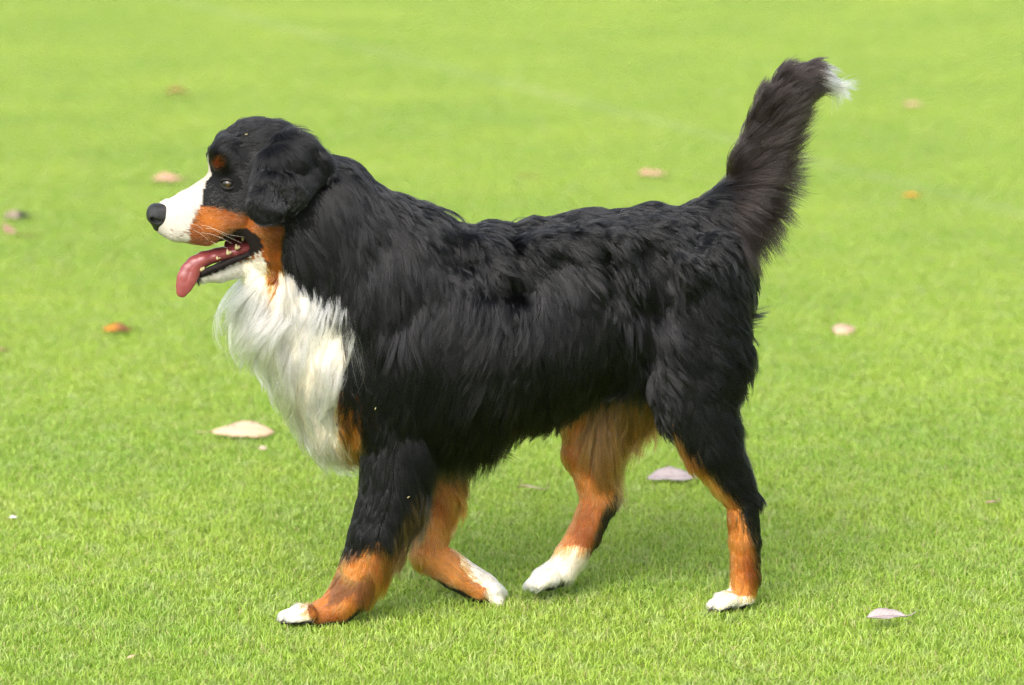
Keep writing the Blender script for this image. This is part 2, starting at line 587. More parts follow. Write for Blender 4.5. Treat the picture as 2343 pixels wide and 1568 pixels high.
# the jaw joins after the mouth has been opened, so add it as part of the carve step order
allp = [p for g, _ in GROUPS for p in g] + JAW
LO = np.min([p.box(.02)[0] for p in allp], 0); HI = np.max([p.box(.02)[1] for p in allp], 0)
SHAPE = tuple(int(x) for x in np.ceil((HI - LO) / RES) + 1)
D = field(GROUPS + [(JAW, .008)], LO, RES, SHAPE, carve=MOUTH, after=body_after)
BV, BF = surface_nets(D, LO, RES)

# ---- colours of the coat (own colours of the hair)
BLACK, WHITE, TAN = (.0030, .0030, .0035), (.66, .62, .545), (.40, .135, .022)
BROWN = (.011, .0072, .0062)


def inside(u, v, poly):
    r = np.zeros(u.shape, bool)
    n = len(poly)
    for i in range(n):
        (x1, y1), (x2, y2) = poly[i], poly[(i + 1) % n]
        c = (y1 > v) != (y2 > v)
        r ^= c & (u < (x2 - x1) * (v - y1) / (y2 - y1 + 1e-9) + x1)
    return r


def vnoise(P, s, seed):
    ph = np.random.default_rng(seed).uniform(0, 6.28, (6, 4))
    k = np.random.default_rng(seed + 50).normal(0, 1, (6, 3))
    r = 0
    for i in range(6):
        r = r + np.sin((P @ k[i]) * s + ph[i, 0] + 1.5 * np.sin((P @ k[(i + 1) % 6]) * s * .6 + ph[i, 1]))
    return r / 3.0


PRIMS = [p for g, _ in GROUPS for p in g] + JAW
TAGS = ['torso', 'neck', 'head', 'tail', 'leg_nf_top', 'leg_ff_top', 'leg_nh_top', 'leg_fh_top', 'leg_nf', 'leg_ff', 'leg_nh', 'leg_fh']


def classify(P):
    best = np.full(len(P), 1e9); t = np.zeros(len(P), int)
    for p in PRIMS:
        d = p.d(P)
        m = d < best
        best[m] = d[m]; t[m] = TAGS.index(p.tag)
    return t


CHEST_POLY = [(560, 608), (618, 580), (645, 600), (690, 632), (760, 652), (812, 676), (804, 790), (775, 860), (768, 930), (772, 960), (784, 1060),
              (794, 1120), (620, 1120), (440, 800), (440, 700), (500, 655)]
CHEST_TAN = [(764, 895), (822, 905), (832, 985), (818, 1050), (798, 1085), (780, 1065), (778, 985)]
CHEEK_POLY = [(462, 474), (500, 476), (560, 488), (600, 506), (640, 516), (640, 650), (622, 640), (606, 590), (590, 575), (540, 600), (500, 610), (470, 600), (405, 572), (405, 538), (430, 474)]


def coat(P, N, jitter=True):
    """Region, hair colour, hair length and lift at skin points P."""
    n = len(P)
    T = classify(P)
    tn = np.array(TAGS)[T]
    leg = T >= 8
    u, v = uv_side(P)
    ul, vl = proj(P)
    u = np.where(leg, ul, u); v = np.where(leg, vl, v)
    j = 1.0 if jitter else 0.0
    nz = vnoise(P, 45, 3)
    rn = RNG.normal(0, 1, n) * j
    sp = np.where(leg, 9, np.where(tn == 'head', 5.5, 6))
    uj, vj = u + nz * 8 + rn * sp, v + nz * 8 + RNG.normal(0, 1, n) * j * sp
    u0 = 1171 + P[:, 0] / PX
    ym = -0.03 - 0.08 * (1700 - u0) / 1000 - np.where(u0 < 650, 0.22 * (650 - u0) * PX, 0)
    off = np.abs(P[:, 1] - ym)
    col = np.tile(np.array(BLACK), (n, 1))
    L = np.interp(v, [560, 720], [.046, .078]); lift = np.full(n, R(13.0))
    hd = tn == 'head'; nk = tn == 'neck'; to = tn == 'torso'; tl = tn == 'tail'
    up = (to | nk | (np.char.endswith(tn, '_top')))
    # lengths on trunk and neck
    L = np.where(nk, .078, L); L = np.where(nk & (v > 520) & (v < 740), .078 + .017 * np.clip((820 - u) / 60, 0, 1), L)
    L = np.where(up & (v > 850), .080, L)
    L = np.where(up & (v > 800), np.interp(u, [800, 850, 960, 1060, 1150, 1220, 1300], [.048, .055, .100, .112, .105, .085, .075]), L)
    L = np.where(np.char.startswith(tn, 'leg_nh_top') | np.char.startswith(tn, 'leg_fh_top'), np.interp(v, [780, 960], [.058, .040]), L)
    L = np.where(np.isin(tn, ['leg_nf_top', 'leg_ff_top']), np.interp(v, [850, 960, 1020], [.095, .070, .036]), L)
    L = np.where(up & (N[:, 2] > .72), .046, L)
    tuft = up & (N[:, 2] > .6) & (((u > 885) & (u < 990)) | ((u > 1085) & (u < 1125)) | ((u > 1160) & (u < 1195)))
    L = np.where(tuft, .060, L); lift = np.where(tuft, R(40), lift)
    # white bib
    fwd = np.zeros(n, bool)
    bib = (up | (hd & (v > 600) & (u > 555))) & (inside(uj, vj, CHEST_POLY) | (off < .055) & (u < 800) & (v > 640) & (N[:, 0] < -.2))
    col[bib] = WHITE
    L = np.where(bib, .060, L); L = np.where(bib & (u < 660), np.interp(v, [700, 780, 900], [.100, .060, .046]), L); lift = np.where(bib & (v < 790) & (u < 650), R(36), lift)
    L = np.where(bib & (v > 930), .045, L)
    wisp = up & inside(u, v, [(800, 690), (862, 690), (850, 745), (815, 800), (790, 760)]) & (RNG.random(n) < .22)
    col[wisp] = WHITE
    tc = up & inside(u + nz * 6 + rn * 11, v + nz * 6, CHEST_TAN)
    col[tc] = TAN; L = np.where(tc, .04, L)
    # inner thigh and belly edge behind the flank are tan
    it = (np.char.startswith(tn, 'leg_fh')) & (v > 930) & (N[:, 1] < .3)
    col[it] = TAN
    # tail
    col[tl] = BROWN
    Lt = np.interp(v, [150, 220, 300, 420, 540], [.042, .060, .078, .092, .104])
    Lt = Lt * (1 - .22 * np.clip(-N[:, 0], 0, 1))
    L = np.where(tl, Lt, L); lift = np.where(tl, np.radians(np.interp(v, [180, 420], [24, 32])), lift)
    tb = tl & (u < 1640) & (v < 560)
    col[tb] = BLACK; L = np.where(tb, .055, L)
    ut = tl & (v > 540) & (N[:, 2] < -.35)
    col[ut] = (.42, .19, .05)
    tip = tl & (u + 0.3 * (v - 170) + rn * 4 > 1846)
    col[tip] = WHITE; L = np.where(tip, .050, L); lift = np.where(tip, R(12), lift)
    # head
    L = np.where(hd, .014, L); lift = np.where(hd, R(16), lift)
    L = np.where(hd & (v < 340), .026, L); lift = np.where(hd & (v < 340), R(36), lift)
    L = np.where(hd & (u > 600) & (v < 330), .040, L)
    L = np.where(hd & (u > 620) & (v > 330), .05, L)
    L = np.where((hd | nk) & (u > 550) & (u < 715) & (v > 335) & (v < 520), .014, L)
    tan_ = (hd | nk) & inside(uj, vj, CHEEK_POLY)
    tan_ |= (hd | nk) & (np.abs(u - 627) < 8 + nz * 3 + rn * 3) & (v > 510) & (v < 655)
    col[tan_] = TAN
    L = np.where(tan_ & (u > 560), .02, L)
    # dark face between the eye and the cheek stays black; muzzle and blaze white
    wb = np.interp(v, [395, 440, 470, 505, 525, 545, 565], [478, 466, 459, 449, 440, 440, 436]) + nz * 6 + rn * 11
    mz = hd & (u < wb) & (v > 392) & (v < 600)
    bl = hd & (off < np.clip(.017 * (v - 335) / 60, 0, .019)) & (v > 338) & (v < 480) & (u < 520)
    col[mz | bl] = WHITE
    L = np.where((mz | bl) & (v > 400), .009, L)
    pk = (mz | bl) & (np.hypot((u - 415) / 40, (v - 468) / 14) + .3 * nz < 1)
    col[pk] = np.where((RNG.random(n) < .3)[:, None], np.array((.58, .42, .34)), np.array(WHITE))[pk]
    spk = mz & (RNG.random(n) < np.clip((v - 520) / 60, 0, .16))
    col[spk] = (.22, .14, .09)
    brow = hd & (np.hypot((u - 494) / 9, (v - 377) / 12) < 1 + .2 * rn)
    col[brow] = (.55, .20, .03)
    jw = hd & (v > 629 - (u - 470) * .42) & (u < 605) & (v > 575)
    lowc = np.where((RNG.random(n) < .45)[:, None], np.array(WHITE), np.array(TAN) * 1.1)
    col[jw] = np.where((v > 622 - (u - 470) * .25)[:, None], np.array(WHITE), lowc)[jw]
    L = np.where(jw, .009, L)
    # bare black lip skin; shade inside the open mouth is painted dark
    lipd = np.minimum(seg_dist(u, v, [(444, 567), (482, 563), (505, 543), (528, 529), (563, 527), (592, 550)]) / 5,
                      seg_dist(u, v, [(592, 566), (548, 588), (500, 610), (460, 626)]) / 10.5)
    mouth = hd & ((lipd < 1) | inside(u, v, [(444, 567), (482, 562), (505, 542), (525, 529), (563, 527), (592, 550), (588, 572), (554, 588), (506, 614), (459, 632), (455, 612)]))
    col[mouth] = (.012, .008, .008)
    L = np.where(mouth, 0, L)
    deep = hd & (off < .012) & inside(u, v, [(500, 545), (525, 530), (563, 527), (590, 550), (545, 580), (480, 600)])
    col[deep] = (.06, .012, .014)
    eye = hd & (np.hypot((u - 521) / 15, (v - 421) / 11) < 1)
    col[eye] = (.008, .006, .006); L = np.where(eye, 0, L)
    nose = hd & (np.hypot((u - 358) / 32, (v - 500) / 36) < 1)
    L = np.where(nose, 0, L)
    L = np.where(hd & (np.hypot((u - 521) / 26, (v - 421) / 20) < 1) & ~eye, .006, L)
    # legs
    nf = tn == 'leg_nf'
    L = np.where(leg, .019, L); lift = np.where(leg, R(24), lift)
    tanf = nf & (vj > 1262 - (u - 780) * .28)
    col[tanf] = TAN
    dk = tanf & (vnoise(P * np.array([1, 1, .5]), 70, 9) > .55)
    col[dk] = (.16, .06, .02)
    col[nf & (uj < 703) & (v > 1370)] = WHITE
    rear = np.clip(N[:, 0], 0, 1)
    L = np.where(nf, np.interp(v, [1000, 1150, 1260, 1350, 1400], [.050, .034, .024, .019, .014]) * (1 + 1.3 * rear), L)
    lift = np.where(nf, np.radians(np.interp(v, [1000, 1160], [12, 22])), lift)
    lift = np.where(tn == 'leg_nh', np.radians(np.interp(v, [960, 1080], [12, 22])), lift)
    rb = nf & (rear > .35) & (v > 1080) & (v < 1290) & (RNG.random(n) < .55)
    col[rb] = (.13, .062, .022)
    ff = tn == 'leg_ff'
    col[ff] = TAN
    wf = ff & inside(uj, vj, [(1030, 1230), (1090, 1258), (1175, 1300), (1190, 1420), (1118, 1420), (1112, 1345), (1075, 1325), (1048, 1290)])
    col[wf] = WHITE
    col[ff & (v < 1090) & (rn < .3)] = (.09, .045, .02)
    L = np.where(ff, .019 + .045 * rear * np.interp(v, [1140, 1230], [1, 0]), L)
    nh = tn == 'leg_nh'
    bnd = np.interp(v, [960, 1000, 1060, 1100, 1150, 1200, 1260, 1330], [1532, 1568, 1616, 1646, 1686, 1710, 1727, 1740])
    th = nh & (uj < bnd + nz * 6) & (v > 965)
    col[th] = TAN
    col[nh & ((vj > 1358) | (uj < 1668) & (v > 1290))] = WHITE
    L = np.where(nh, np.interp(v, [960, 1060, 1150, 1260], [.050, .034, .021, .017]) * (1 + .25 * rear), L)
    fh = tn == 'leg_fh'
    bnd = np.interp(v, [1030, 1090, 1140, 1180, 1230, 1260], [1385, 1392, 1400, 1380, 1362, 1352])
    col[fh] = TAN
    col[fh & (uj > bnd) & (v < 1262)] = BLACK
    col[fh & (vj > 1268 - (u - 1260) * .12)] = WHITE
    L = np.where(np.char.startswith(tn, 'leg_fh') & (v < 1060) & (N[:, 0] > -.1) & (u > 1350), .085, L)
    fb = np.char.startswith(tn, 'leg_fh') & (v < 1060) & (N[:, 0] > -.1) & (u > 1350) & (v > 880)
    col[fb] = np.where((rn > 0)[:, None], np.array((.26, .115, .024)), np.array((.09, .045, .014)))[fb]
    paw = leg & (P[:, 2] < .055)
    L = np.where(paw, np.minimum(L, .016), L)
    toe = leg & (((P[:, 2] < .035) & ~ff) | ff & (v > 1350))
    L = np.where(toe, .009, L)
    sole = leg & (N[:, 2] < -.5) & (P[:, 2] < .05)
    col[sole] = (.02, .016, .015)
    L = np.where(sole & ~nf, 0, L)
    istan = (col[:, 0] > .3) & (col[:, 2] < .05)
    tv = np.clip(.5 + .38 * vnoise(P, 60, 31) + .22 * rn, 0, 1)[:, None]
    col[istan] = (np.array((.20, .050, .008)) * (1 - tv) + np.array((.56, .23, .055)) * tv)[istan]
    hr = istan & (hd | nk)
    col[hr] = (np.array((.12, .026, .004)) * (1 - tv) + np.array((.33, .098, .013)) * tv)[hr]
    iswh = col[:, 0] > .6
    wv_ = np.clip(.5 + .35 * vnoise(P, 35, 33) + .3 * rn, 0, 1)[:, None]
    col[iswh] = (np.array((.58, .50, .39)) * (1 - wv_) + np.array((.72, .70, .65)) * wv_)[iswh]
    col[iswh & hd] *= .70
    bw = iswh & (bib | leg | tl)
    col[bw] = (np.array((.62, .53, .40)) * (1 - wv_) + np.array((.80, .76, .68)) * wv_)[bw]
    return tn, u, v, off, col, L, lift, bib


GUIDES = np.array([
    (400, 480, 1, .05), (440, 530, .9, .3), (450, 440, .95, -.3), (480, 395, .6, -.7), (500, 340, .5, -.8), (530, 290, .8, -.5), (570, 275, 1, -.2),
    (620, 285, 1, .15), (690, 310, 1, .4), (760, 350, .8, .6), (830, 400, .7, .7), (520, 450, .9, .3), (560, 430, 1, .2), (540, 500, 1, .22),
    (590, 540, .9, .5), (610, 600, .4, .8), (500, 635, 1, .1), (560, 612, .9, .1), (620, 350, .8, .5), (640, 330, .8, .4),
    (700, 480, .3, 1), (760, 450, .5, .9), (720, 600, .1, 1), (670, 620, 0, 1), (800, 550, .35, .95), (850, 500, .6, .8), (800, 650, .1, 1),
    (870, 620, .3, 1), (750, 690, 0, 1), (850, 690, .1, 1), (690, 700, -.05, 1),
    (590, 640, -.5, .9), (540, 680, -.85, .5), (600, 730, -.6, .8), (560, 760, -.55, .8), (650, 720, -.35, 1), (640, 800, -.3, 1), (700, 780, -.15, 1),
    (760, 780, .1, 1), (800, 780, .15, 1), (680, 900, -.05, 1), (740, 900, 0, 1), (660, 1000, .15, 1), (740, 1020, .3, .9),
    (930, 460, .8, .4), (960, 500, .8, .6), (930, 560, .3, .95), (900, 700, .05, 1), (950, 800, -.1, 1), (870, 900, 0, 1), (1000, 650, -.1, 1),
    (1050, 560, .3, .9), (1050, 500, 1, .2), (1150, 500, 1, .3), (1250, 480, 1, .2), (1400, 470, 1, .15), (1500, 480, 1, .2),
    (1150, 580, .8, .6), (1250, 560, .85, .45), (1300, 620, .7, .8), (1380, 560, .75, .65), (1440, 640, .4, 1), (1450, 520, .9, .4), (1540, 560, .8, .7),
    (1100, 700, -.4, 1), (1050, 780, -.25, 1), (1200, 720, -.1, 1), (1300, 720, .25, 1), (1400, 740, .1, 1), (1250, 850, -.15, 1), (1350, 850, -.1, 1),
    (1100, 900, -.15, 1), (1000, 950, -.1, 1), (1050, 1020, .1, 1), (1150, 1000, -.1, 1), (1250, 950, -.3, 1), (1350, 900, -.3, 1), (1420, 900, -.2, 1),
    (1600, 620, .6, .8), (1560, 680, .4, .9), (1620, 700, .6, .8), (1550, 780, .75, .65), (1620, 800, .9, .4), (1680, 760, .7, .8), (1600, 880, .6, .8),
    (1540, 900, .2, 1), (1680, 860, .5, .9), (1580, 960, .2, 1), (1700, 950, .35, .9), (1480, 860, 0, 1),
])
TAIL_G = np.array([
    (1680, 400, .1, -.9), (1700, 300, .3, -.9), (1740, 330, .6, -.7), (1790, 330, .85, -.35), (1770, 230, .6, -.7), (1810, 180, .9, -.3), (1860, 160, 1, .15),
    (1890, 170, .85, .55), (1760, 420, .9, .0), (1720, 440, .6, .3), (1560, 500, .8, .2), (1640, 480, .7, .45), (1680, 540, .5, .9), (1740, 520, .55, .8), (1620, 560, .5, .9)])


def guide_dir(u, v, G, sig):
    a = np.zeros((len(u), 2)); ws = np.zeros(len(u)) + 1e-12
    for gu, gv, dx, dy in G:
        m = math.hypot(dx, dy)
        wgt = 1 / (((u - gu) ** 2 + (v - gv) ** 2) / sig ** 2 + .5) ** 2
        a[:, 0] += wgt * dx / m; a[:, 1] += wgt * dy / m; ws += wgt
    return a / ws[:, None]


def leg_dir(P, prims):
    best = np.full(len(P), 1e9); d = np.zeros((len(P), 3))
    for p in prims:
        q = p.d(P); m = q < best
        best[m] = q[m]
        ab = p.B - p.A
        d[m] = ab / (np.linalg.norm(ab) + 1e-9)
    return d


def unit(a):
    return a / (np.linalg.norm(a, axis=1)[:, None] + 1e-9)


# ---- body mesh
skin, snt, sb_ = new_mat('skin')
va = snt.nodes.new('ShaderNodeAttribute'); va.attribute_name = 'coat'
snt.links.new(va.outputs['Color'], sb_.inputs['Base Color'])
sb_.inputs['Roughness'].default_value = .7
sb_.inputs['Specular IOR Level'].default_value = .15
sn = snt.nodes.new('ShaderNodeTexNoise'); sn.inputs['Scale'].default_value = 220
bmp = snt.nodes.new('ShaderNodeBump'); bmp.inputs['Strength'].default_value = .35; bmp.inputs['Distance'].default_value = .002
snt.links.new(sn.outputs[0], bmp.inputs['Height']); snt.links.new(bmp.outputs[0], sb_.inputs['Normal'])
dog = mesh_obj('dog', BV, BF, skin)
tag(dog, 'large long-haired black, white and rust dog trotting with tongue out', 'dog')
me = dog.data
NV = np.zeros(len(BV) * 3); me.vertices.foreach_get('normal', NV); NV = NV.reshape(-1, 3)
_, _, _, _, ccol, _, _, _ = coat(BV, NV, jitter=False)
ca = me.attributes.new('coat', 'FLOAT_COLOR', 'POINT')
ca.data.foreach_set('color', np.concatenate([ccol, np.ones((len(BV), 1))], 1).astype(np.float32).ravel())
bvh = BVHTree.FromPolygons(BV.tolist(), BF.tolist())


def hit(u, v, tree=None):
    o = Vector((0, CAM_Y, CAM_Z)); q = Vector(at(u, v, 0.5)) - o
    loc, nrm, _, _ = (tree or bvh).ray_cast(o, q.normalized())
    return (np.array(loc), np.array(nrm)) if loc else (at(u, v, ymid(u)), np.array((0, -1, 0)))


# ---- hair
def hair_material(name, rough, coatv, tint=1.0):
    m = bpy.data.materials.new(name); m.use_nodes = True
    nt = m.node_tree
    nt.nodes.remove(nt.nodes['Principled BSDF'])
    h = nt.nodes.new('ShaderNodeBsdfHairPrincipled')
    h.parametrization = 'COLOR'
    a = nt.nodes.new('ShaderNodeAttribute'); a.attribute_name = 'hair_colour'
    nt.links.new(a.outputs['Color'], h.inputs['Color'])
    h.inputs['Roughness'].default_value = rough
    h.inputs['Radial Roughness'].default_value = .45
    h.inputs['Coat'].default_value = coatv
    h.inputs['Random Roughness'].default_value = .2
    h.inputs['IOR'].default_value = 1.43
    nt.links.new(h.outputs[0], nt.nodes['Material Output'].inputs['Surface'])
    return m


FUR = hair_material('fur', .22, .0)
SHORT = hair_material('short_fur', .28, .0)


def sample(V, Fq, N, dens):
    tri = np.concatenate([Fq[:, [0, 1, 2]], Fq[:, [0, 2, 3]]])
    A, B, C = V[tri[:, 0]], V[tri[:, 1]], V[tri[:, 2]]
    area = .5 * np.linalg.norm(np.cross(B - A, C - A), axis=1)
    wgt = area * dens[tri].mean(1)
    n = int(wgt.sum())
    cdf = np.cumsum(wgt) / wgt.sum()
    t = np.searchsorted(cdf, RNG.random(n))
    r1 = np.sqrt(RNG.random(n)); r2 = RNG.random(n)
    a, b, c = 1 - r1, r1 * (1 - r2), r1 * r2
    P = A[t] * a[:, None] + B[t] * b[:, None] + C[t] * c[:, None]
    Nn = N[tri[t, 0]] * a[:, None] + N[tri[t, 1]] * b[:, None] + N[tri[t, 2]] * c[:, None]
    return P, unit(Nn)


def strands(name, P, N, Dr, L, lift, col, rad, parent, mat, per_clump=20, clump=.6, wave=.003, droop=.35, K=7, frizz=.06, label=None, broad=7, bgather=.22, bulge=.03, blean=.07, folds=None, lvar=.10, flow=.17):
    n = len(P)
    nc = max(1, n // per_clump)
    ci_ = RNG.choice(n, nc, replace=False)
    kd = KDTree(nc)
    for i, q in enumerate(P[ci_]): kd.insert(q, i)
    kd.balance()
    own = np.array([kd.find(q)[1] for q in P.tolist()])
    # every lock has its own lean, length and wave
    cl = RNG.normal(0, 1, (nc, 5))
    Dt = unit(Dr - N * (Dr * N).sum(1)[:, None])
    b = np.cross(N, Dt)
    big = vnoise(P, 42, 21)
    lean = cl[own, 0] * .09 + big * flow + RNG.normal(0, frizz, n)
    Dt = unit(Dt + b * lean[:, None])
    L = L * (1 + lvar * cl[own, 1] + RNG.normal(0, .14, n)).clip(.35, 1.7)
    lf = np.maximum(lift * (1 + .26 * cl[own, 2]) + RNG.normal(0, .04, n), .03)
    ph = cl[own, 3] * 2 + RNG.normal(0, .35, n); fr = .8 + .25 * cl[own, 4]
    pos = P.copy() - N * .001
    out = np.zeros((n, K, 3)); out[:, 0] = pos
    for k in range(1, K):
        t = k / (K - 1)
        a = lf * (1 - 1.35 * t)
        d = unit(Dt * np.cos(a)[:, None] + N * np.sin(a)[:, None] + np.array((0, 0, -1.0)) * (droop * t))
        pos = pos + d * (L / (K - 1))[:, None]
        out[:, k] = pos
    tt = np.linspace(0, 1, K)
    wv = np.sin(2 * np.pi * (tt[None] * fr[:, None]) + ph[:, None]) - np.sin(ph)[:, None]
    wamp = wave * np.clip(L / .06, 0, 1.3)
    out += b[:, None, :] * (wv * tt[None] * wamp[:, None])[..., None]
    # gather strands into fine locks, and fine locks loosely into broad ones
    def gather(own_, nc_, amount, power, loose):
        mean = np.zeros((nc_, K, 3)); cn = np.bincount(own_, minlength=nc_)[:, None].clip(1)
        for q in range(3):
            for k in range(K):
                mean[:, k, q] = np.bincount(own_, out[:, k, q], nc_)
        mean /= cn[..., None]
        am = np.where(RNG.random(n) < loose, .15, 1.0) * RNG.uniform(.75, 1.05, n)
        f = (amount * tt ** power)[None, :, None] * am[:, None, None]
        return out * (1 - f) + mean[own_] * f
    if broad:
        nb_ = max(1, n // (per_clump * broad))
        kb = KDTree(nb_)
        for i, q in enumerate(P[RNG.choice(n, nb_, replace=False)]): kb.insert(q, i)
        kb.balance()
        ownb = np.array([kb.find(q)[1] for q in P.tolist()])
        bl_ = RNG.normal(0, 1, (nb_, 2))
        out += (b * bl_[ownb, 0][:, None])[:, None, :] * (tt ** 1.4)[None, :, None] * (blean * L)[:, None, None]
        out += (N * bl_[ownb, 1].clip(-.6, 2)[:, None])[:, None, :] * (np.sin(tt * 2.4))[None, :, None] * (bulge * L)[:, None, None]
        out = gather(ownb, nb_, bgather, 1.2, .05)
    out = gather(own, nc, clump, .9, .10)
    if folds is not None:       # the coat rides over the rolls of loose skin
        u0_, v0_ = folds
        near = (u0_ > 840) & (u0_ < 1730) & (v0_ < 960)
        Q = out[near]
        uu_, vv_ = uv_side(Q)
        x0 = 1171 + Q[..., 0] / PX
        off_ = np.abs(Q[..., 1] + 0.03 + 0.08 * (1700 - x0) / 1000)
        fv = fold(uu_, vv_) * np.clip((off_ - .025) / .04, 0, 1)
        out[near] = Q + N[near][:, None, :] * (np.maximum(fv - fv[:, :1], 0) * 1.15)[..., None]
    out[..., 2] = np.maximum(out[..., 2], .004)
    cu = bpy.data.hair_curves.new(name)
    cu.add_curves([K] * n)
    cu.attributes['position'].data.foreach_set('vector', out.astype(np.float32).ravel())
    ra_ = cu.attributes.get('radius') or cu.attributes.new('radius', 'FLOAT', 'POINT')
    rr = np.asarray(rad)[:, None] * np.interp(tt, [0, .6, 1], [1, .85, .12])[None]
    ra_.data.foreach_set('value', rr.astype(np.float32).ravel())
    at2 = cu.attributes.new('hair_colour', 'FLOAT_COLOR', 'CURVE')
    cv = col * (1 + .22 * cl[own, 0] * .4 + RNG.normal(0, .12, n))[:, None].clip(.5, 1.6)
    at2.data.foreach_set('color', np.concatenate([cv.clip(0, 1), np.ones((n, 1))], 1).astype(np.float32).ravel())
    cu.materials.append(mat)
    o = bpy.data.objects.new(name, cu)
    COL.objects.link(o)
    o.parent = parent
    o['kind'] = 'stuff'
    if label: o['label'] = label
    return o


tnv = np.array(TAGS)[classify(BV)]
dens = np.full(len(BV), 300000.0)
dens[tnv == 'head'] = 1500000
dens[np.isin(tnv, ['leg_nf', 'leg_ff', 'leg_nh', 'leg_fh'])] = 520000
dens[tnv == 'tail'] = 420000
dens[(NV[:, 1] > .35) & ~np.char.startswith(tnv, 'leg')] *= .35
Pf, Nf = sample(BV, BF, NV, dens)
tn, u, v, off, col, L, lift, bib = coat(Pf, Nf)
g2 = guide_dir(u, v, GUIDES, 60)
tlm = tn == 'tail'
g2[tlm] = guide_dir(u[tlm], v[tlm], TAIL_G, 60)
Dr = np.stack([g2[:, 0], np.zeros(len(u)), -g2[:, 1]], 1)
# hair on the front of the chest and the throat falls outwards and down
for tg, prims in (('leg_nf', LEG_NF), ('leg_ff', LEG_FF), ('leg_nh', LEG_NH), ('leg_fh', LEG_FH)):
    m = tn == tg
    d = leg_dir(Pf[m], [p for p in prims if p.tag == tg and np.linalg.norm(p.B - p.A) > .021])
    rear = (Nf[m][:, 0] > 0)[:, None]
    Dr[m] = d + np.where(rear, np.array((.45, 0, -.1)), 0)
m = bib & (u < 640) & (v > 620) & (v < 745)
Dr[m] = unit(Dr[m] + np.array((-1.0, 0, -.35)))
Dr += Nf * .02
keep = L > .001
hair_r = np.where(tn == 'head', .00017, .00026)
hair_r = np.where(np.char.startswith(tn, 'leg') & ~np.char.endswith(tn, '_top'), .00022, hair_r)


def piece(name, mask, mat, **kw):
    m = mask & keep
    if kw.get('folds') is True: kw['folds'] = (u[m], v[m])
    return strands(name, Pf[m], Nf[m], Dr[m], L[m], lift[m], col[m], hair_r[m], dog, mat, **kw)


isbody = np.isin(tn, ['torso', 'neck', 'leg_nf_top', 'leg_ff_top', 'leg_nh_top', 'leg_fh_top'])
piece('body_coat', isbody & ~bib, FUR, per_clump=16, clump=.85, wave=.0075, folds=True, label='long glossy black coat of the trunk and neck')
piece('chest_bib', bib, FUR, per_clump=16, clump=.85, wave=.005, bgather=.45, bulge=.12, blean=.2, lvar=.24, label='long white fur on throat and chest')
piece('head_coat', (tn == 'head') & ~bib, SHORT, per_clump=9, clump=.5, wave=.0006, droop=.1, K=5, frizz=.10, broad=0)
piece('tail_plume', tlm, FUR, per_clump=14, clump=.7, wave=.004, droop=.3, frizz=.10, bgather=.06, bulge=.02, flow=.03, label='dark brown bushy tail fur with white tip')
for tg, txt in (('leg_nf', 'black foreleg fur turning rust with white toes'), ('leg_ff', 'rust foreleg fur with white on the lifted paw'),
                ('leg_nh', 'black hind leg fur with rust front and white paw'), ('leg_fh', 'rust hind leg fur with white paw')):
    piece('leg_coat', tn == tg, SHORT, per_clump=10, clump=.45, wave=.0012, droop=.15, K=6, bgather=.05, bulge=.0, flow=.03, label=txt)

# ---- ears
for sgn in (-1, 1):
    q = .058
    pr = chain([(655, 335, sgn * .060, 34, .45), (640, 380, sgn * .078, 50, .26), (622, 440, sgn * .102, 50, .18), (606, 468, sgn * .114, 40, .16)], 'ear')
    pr += chain([(680, 345, sgn * .062, 34, .45), (712, 378, sgn * .066, 38, .24), (660, 440, sgn * .100, 44, .18), (606, 468, sgn * .114, 38, .16)], 'ear')
    ear = implicit('ear', [(pr, .012)], .0035, skin, dog)
    em = ear.data
    EV = np.zeros(len(em.vertices) * 3); em.vertices.foreach_get('co', EV); EV = EV.reshape(-1, 3)
    EN = np.zeros(len(em.vertices) * 3); em.vertices.foreach_get('normal', EN); EN = EN.reshape(-1, 3)
    EF = np.array([p.vertices[:] for p in em.polygons])
    ea = em.attributes.new('coat', 'FLOAT_COLOR', 'POINT')
    ea.data.foreach_set('color', np.tile(np.array((*BLACK, 1), np.float32), (len(EV), 1)).ravel())
    P, N = sample(EV, EF, EN, np.full(len(EV), 1400000.0 if sgn < 0 else 250000.0))
    eu, ev = uv_side(P)
    EG = np.array([(640, 330, .4, .9), (690, 330, .9, .5), (720, 370, .7, .8), (640, 400, -.3, .95), (680, 400, .2, 1), (600, 450, -.3, 1), (620, 490, .5, .6), (670, 450, -.4, .8)])
    g = guide_dir(eu, ev, EG, 40)
    d = np.stack([g[:, 0], np.zeros(len(P)), -g[:, 1]], 1)
    upper = np.clip((420 - ev) / 90, 0, 1)
    strands('ear_coat', P, N, d, .013 + .022 * upper, np.radians(24 + 8 * upper), np.tile(np.array(BLACK) * 1.15, (len(P), 1)), np.full(len(P), .00024), ear, SHORT,
            per_clump=9, clump=.35, wave=.001, droop=0, K=5, flow=.05, bgather=.1, bulge=.0)

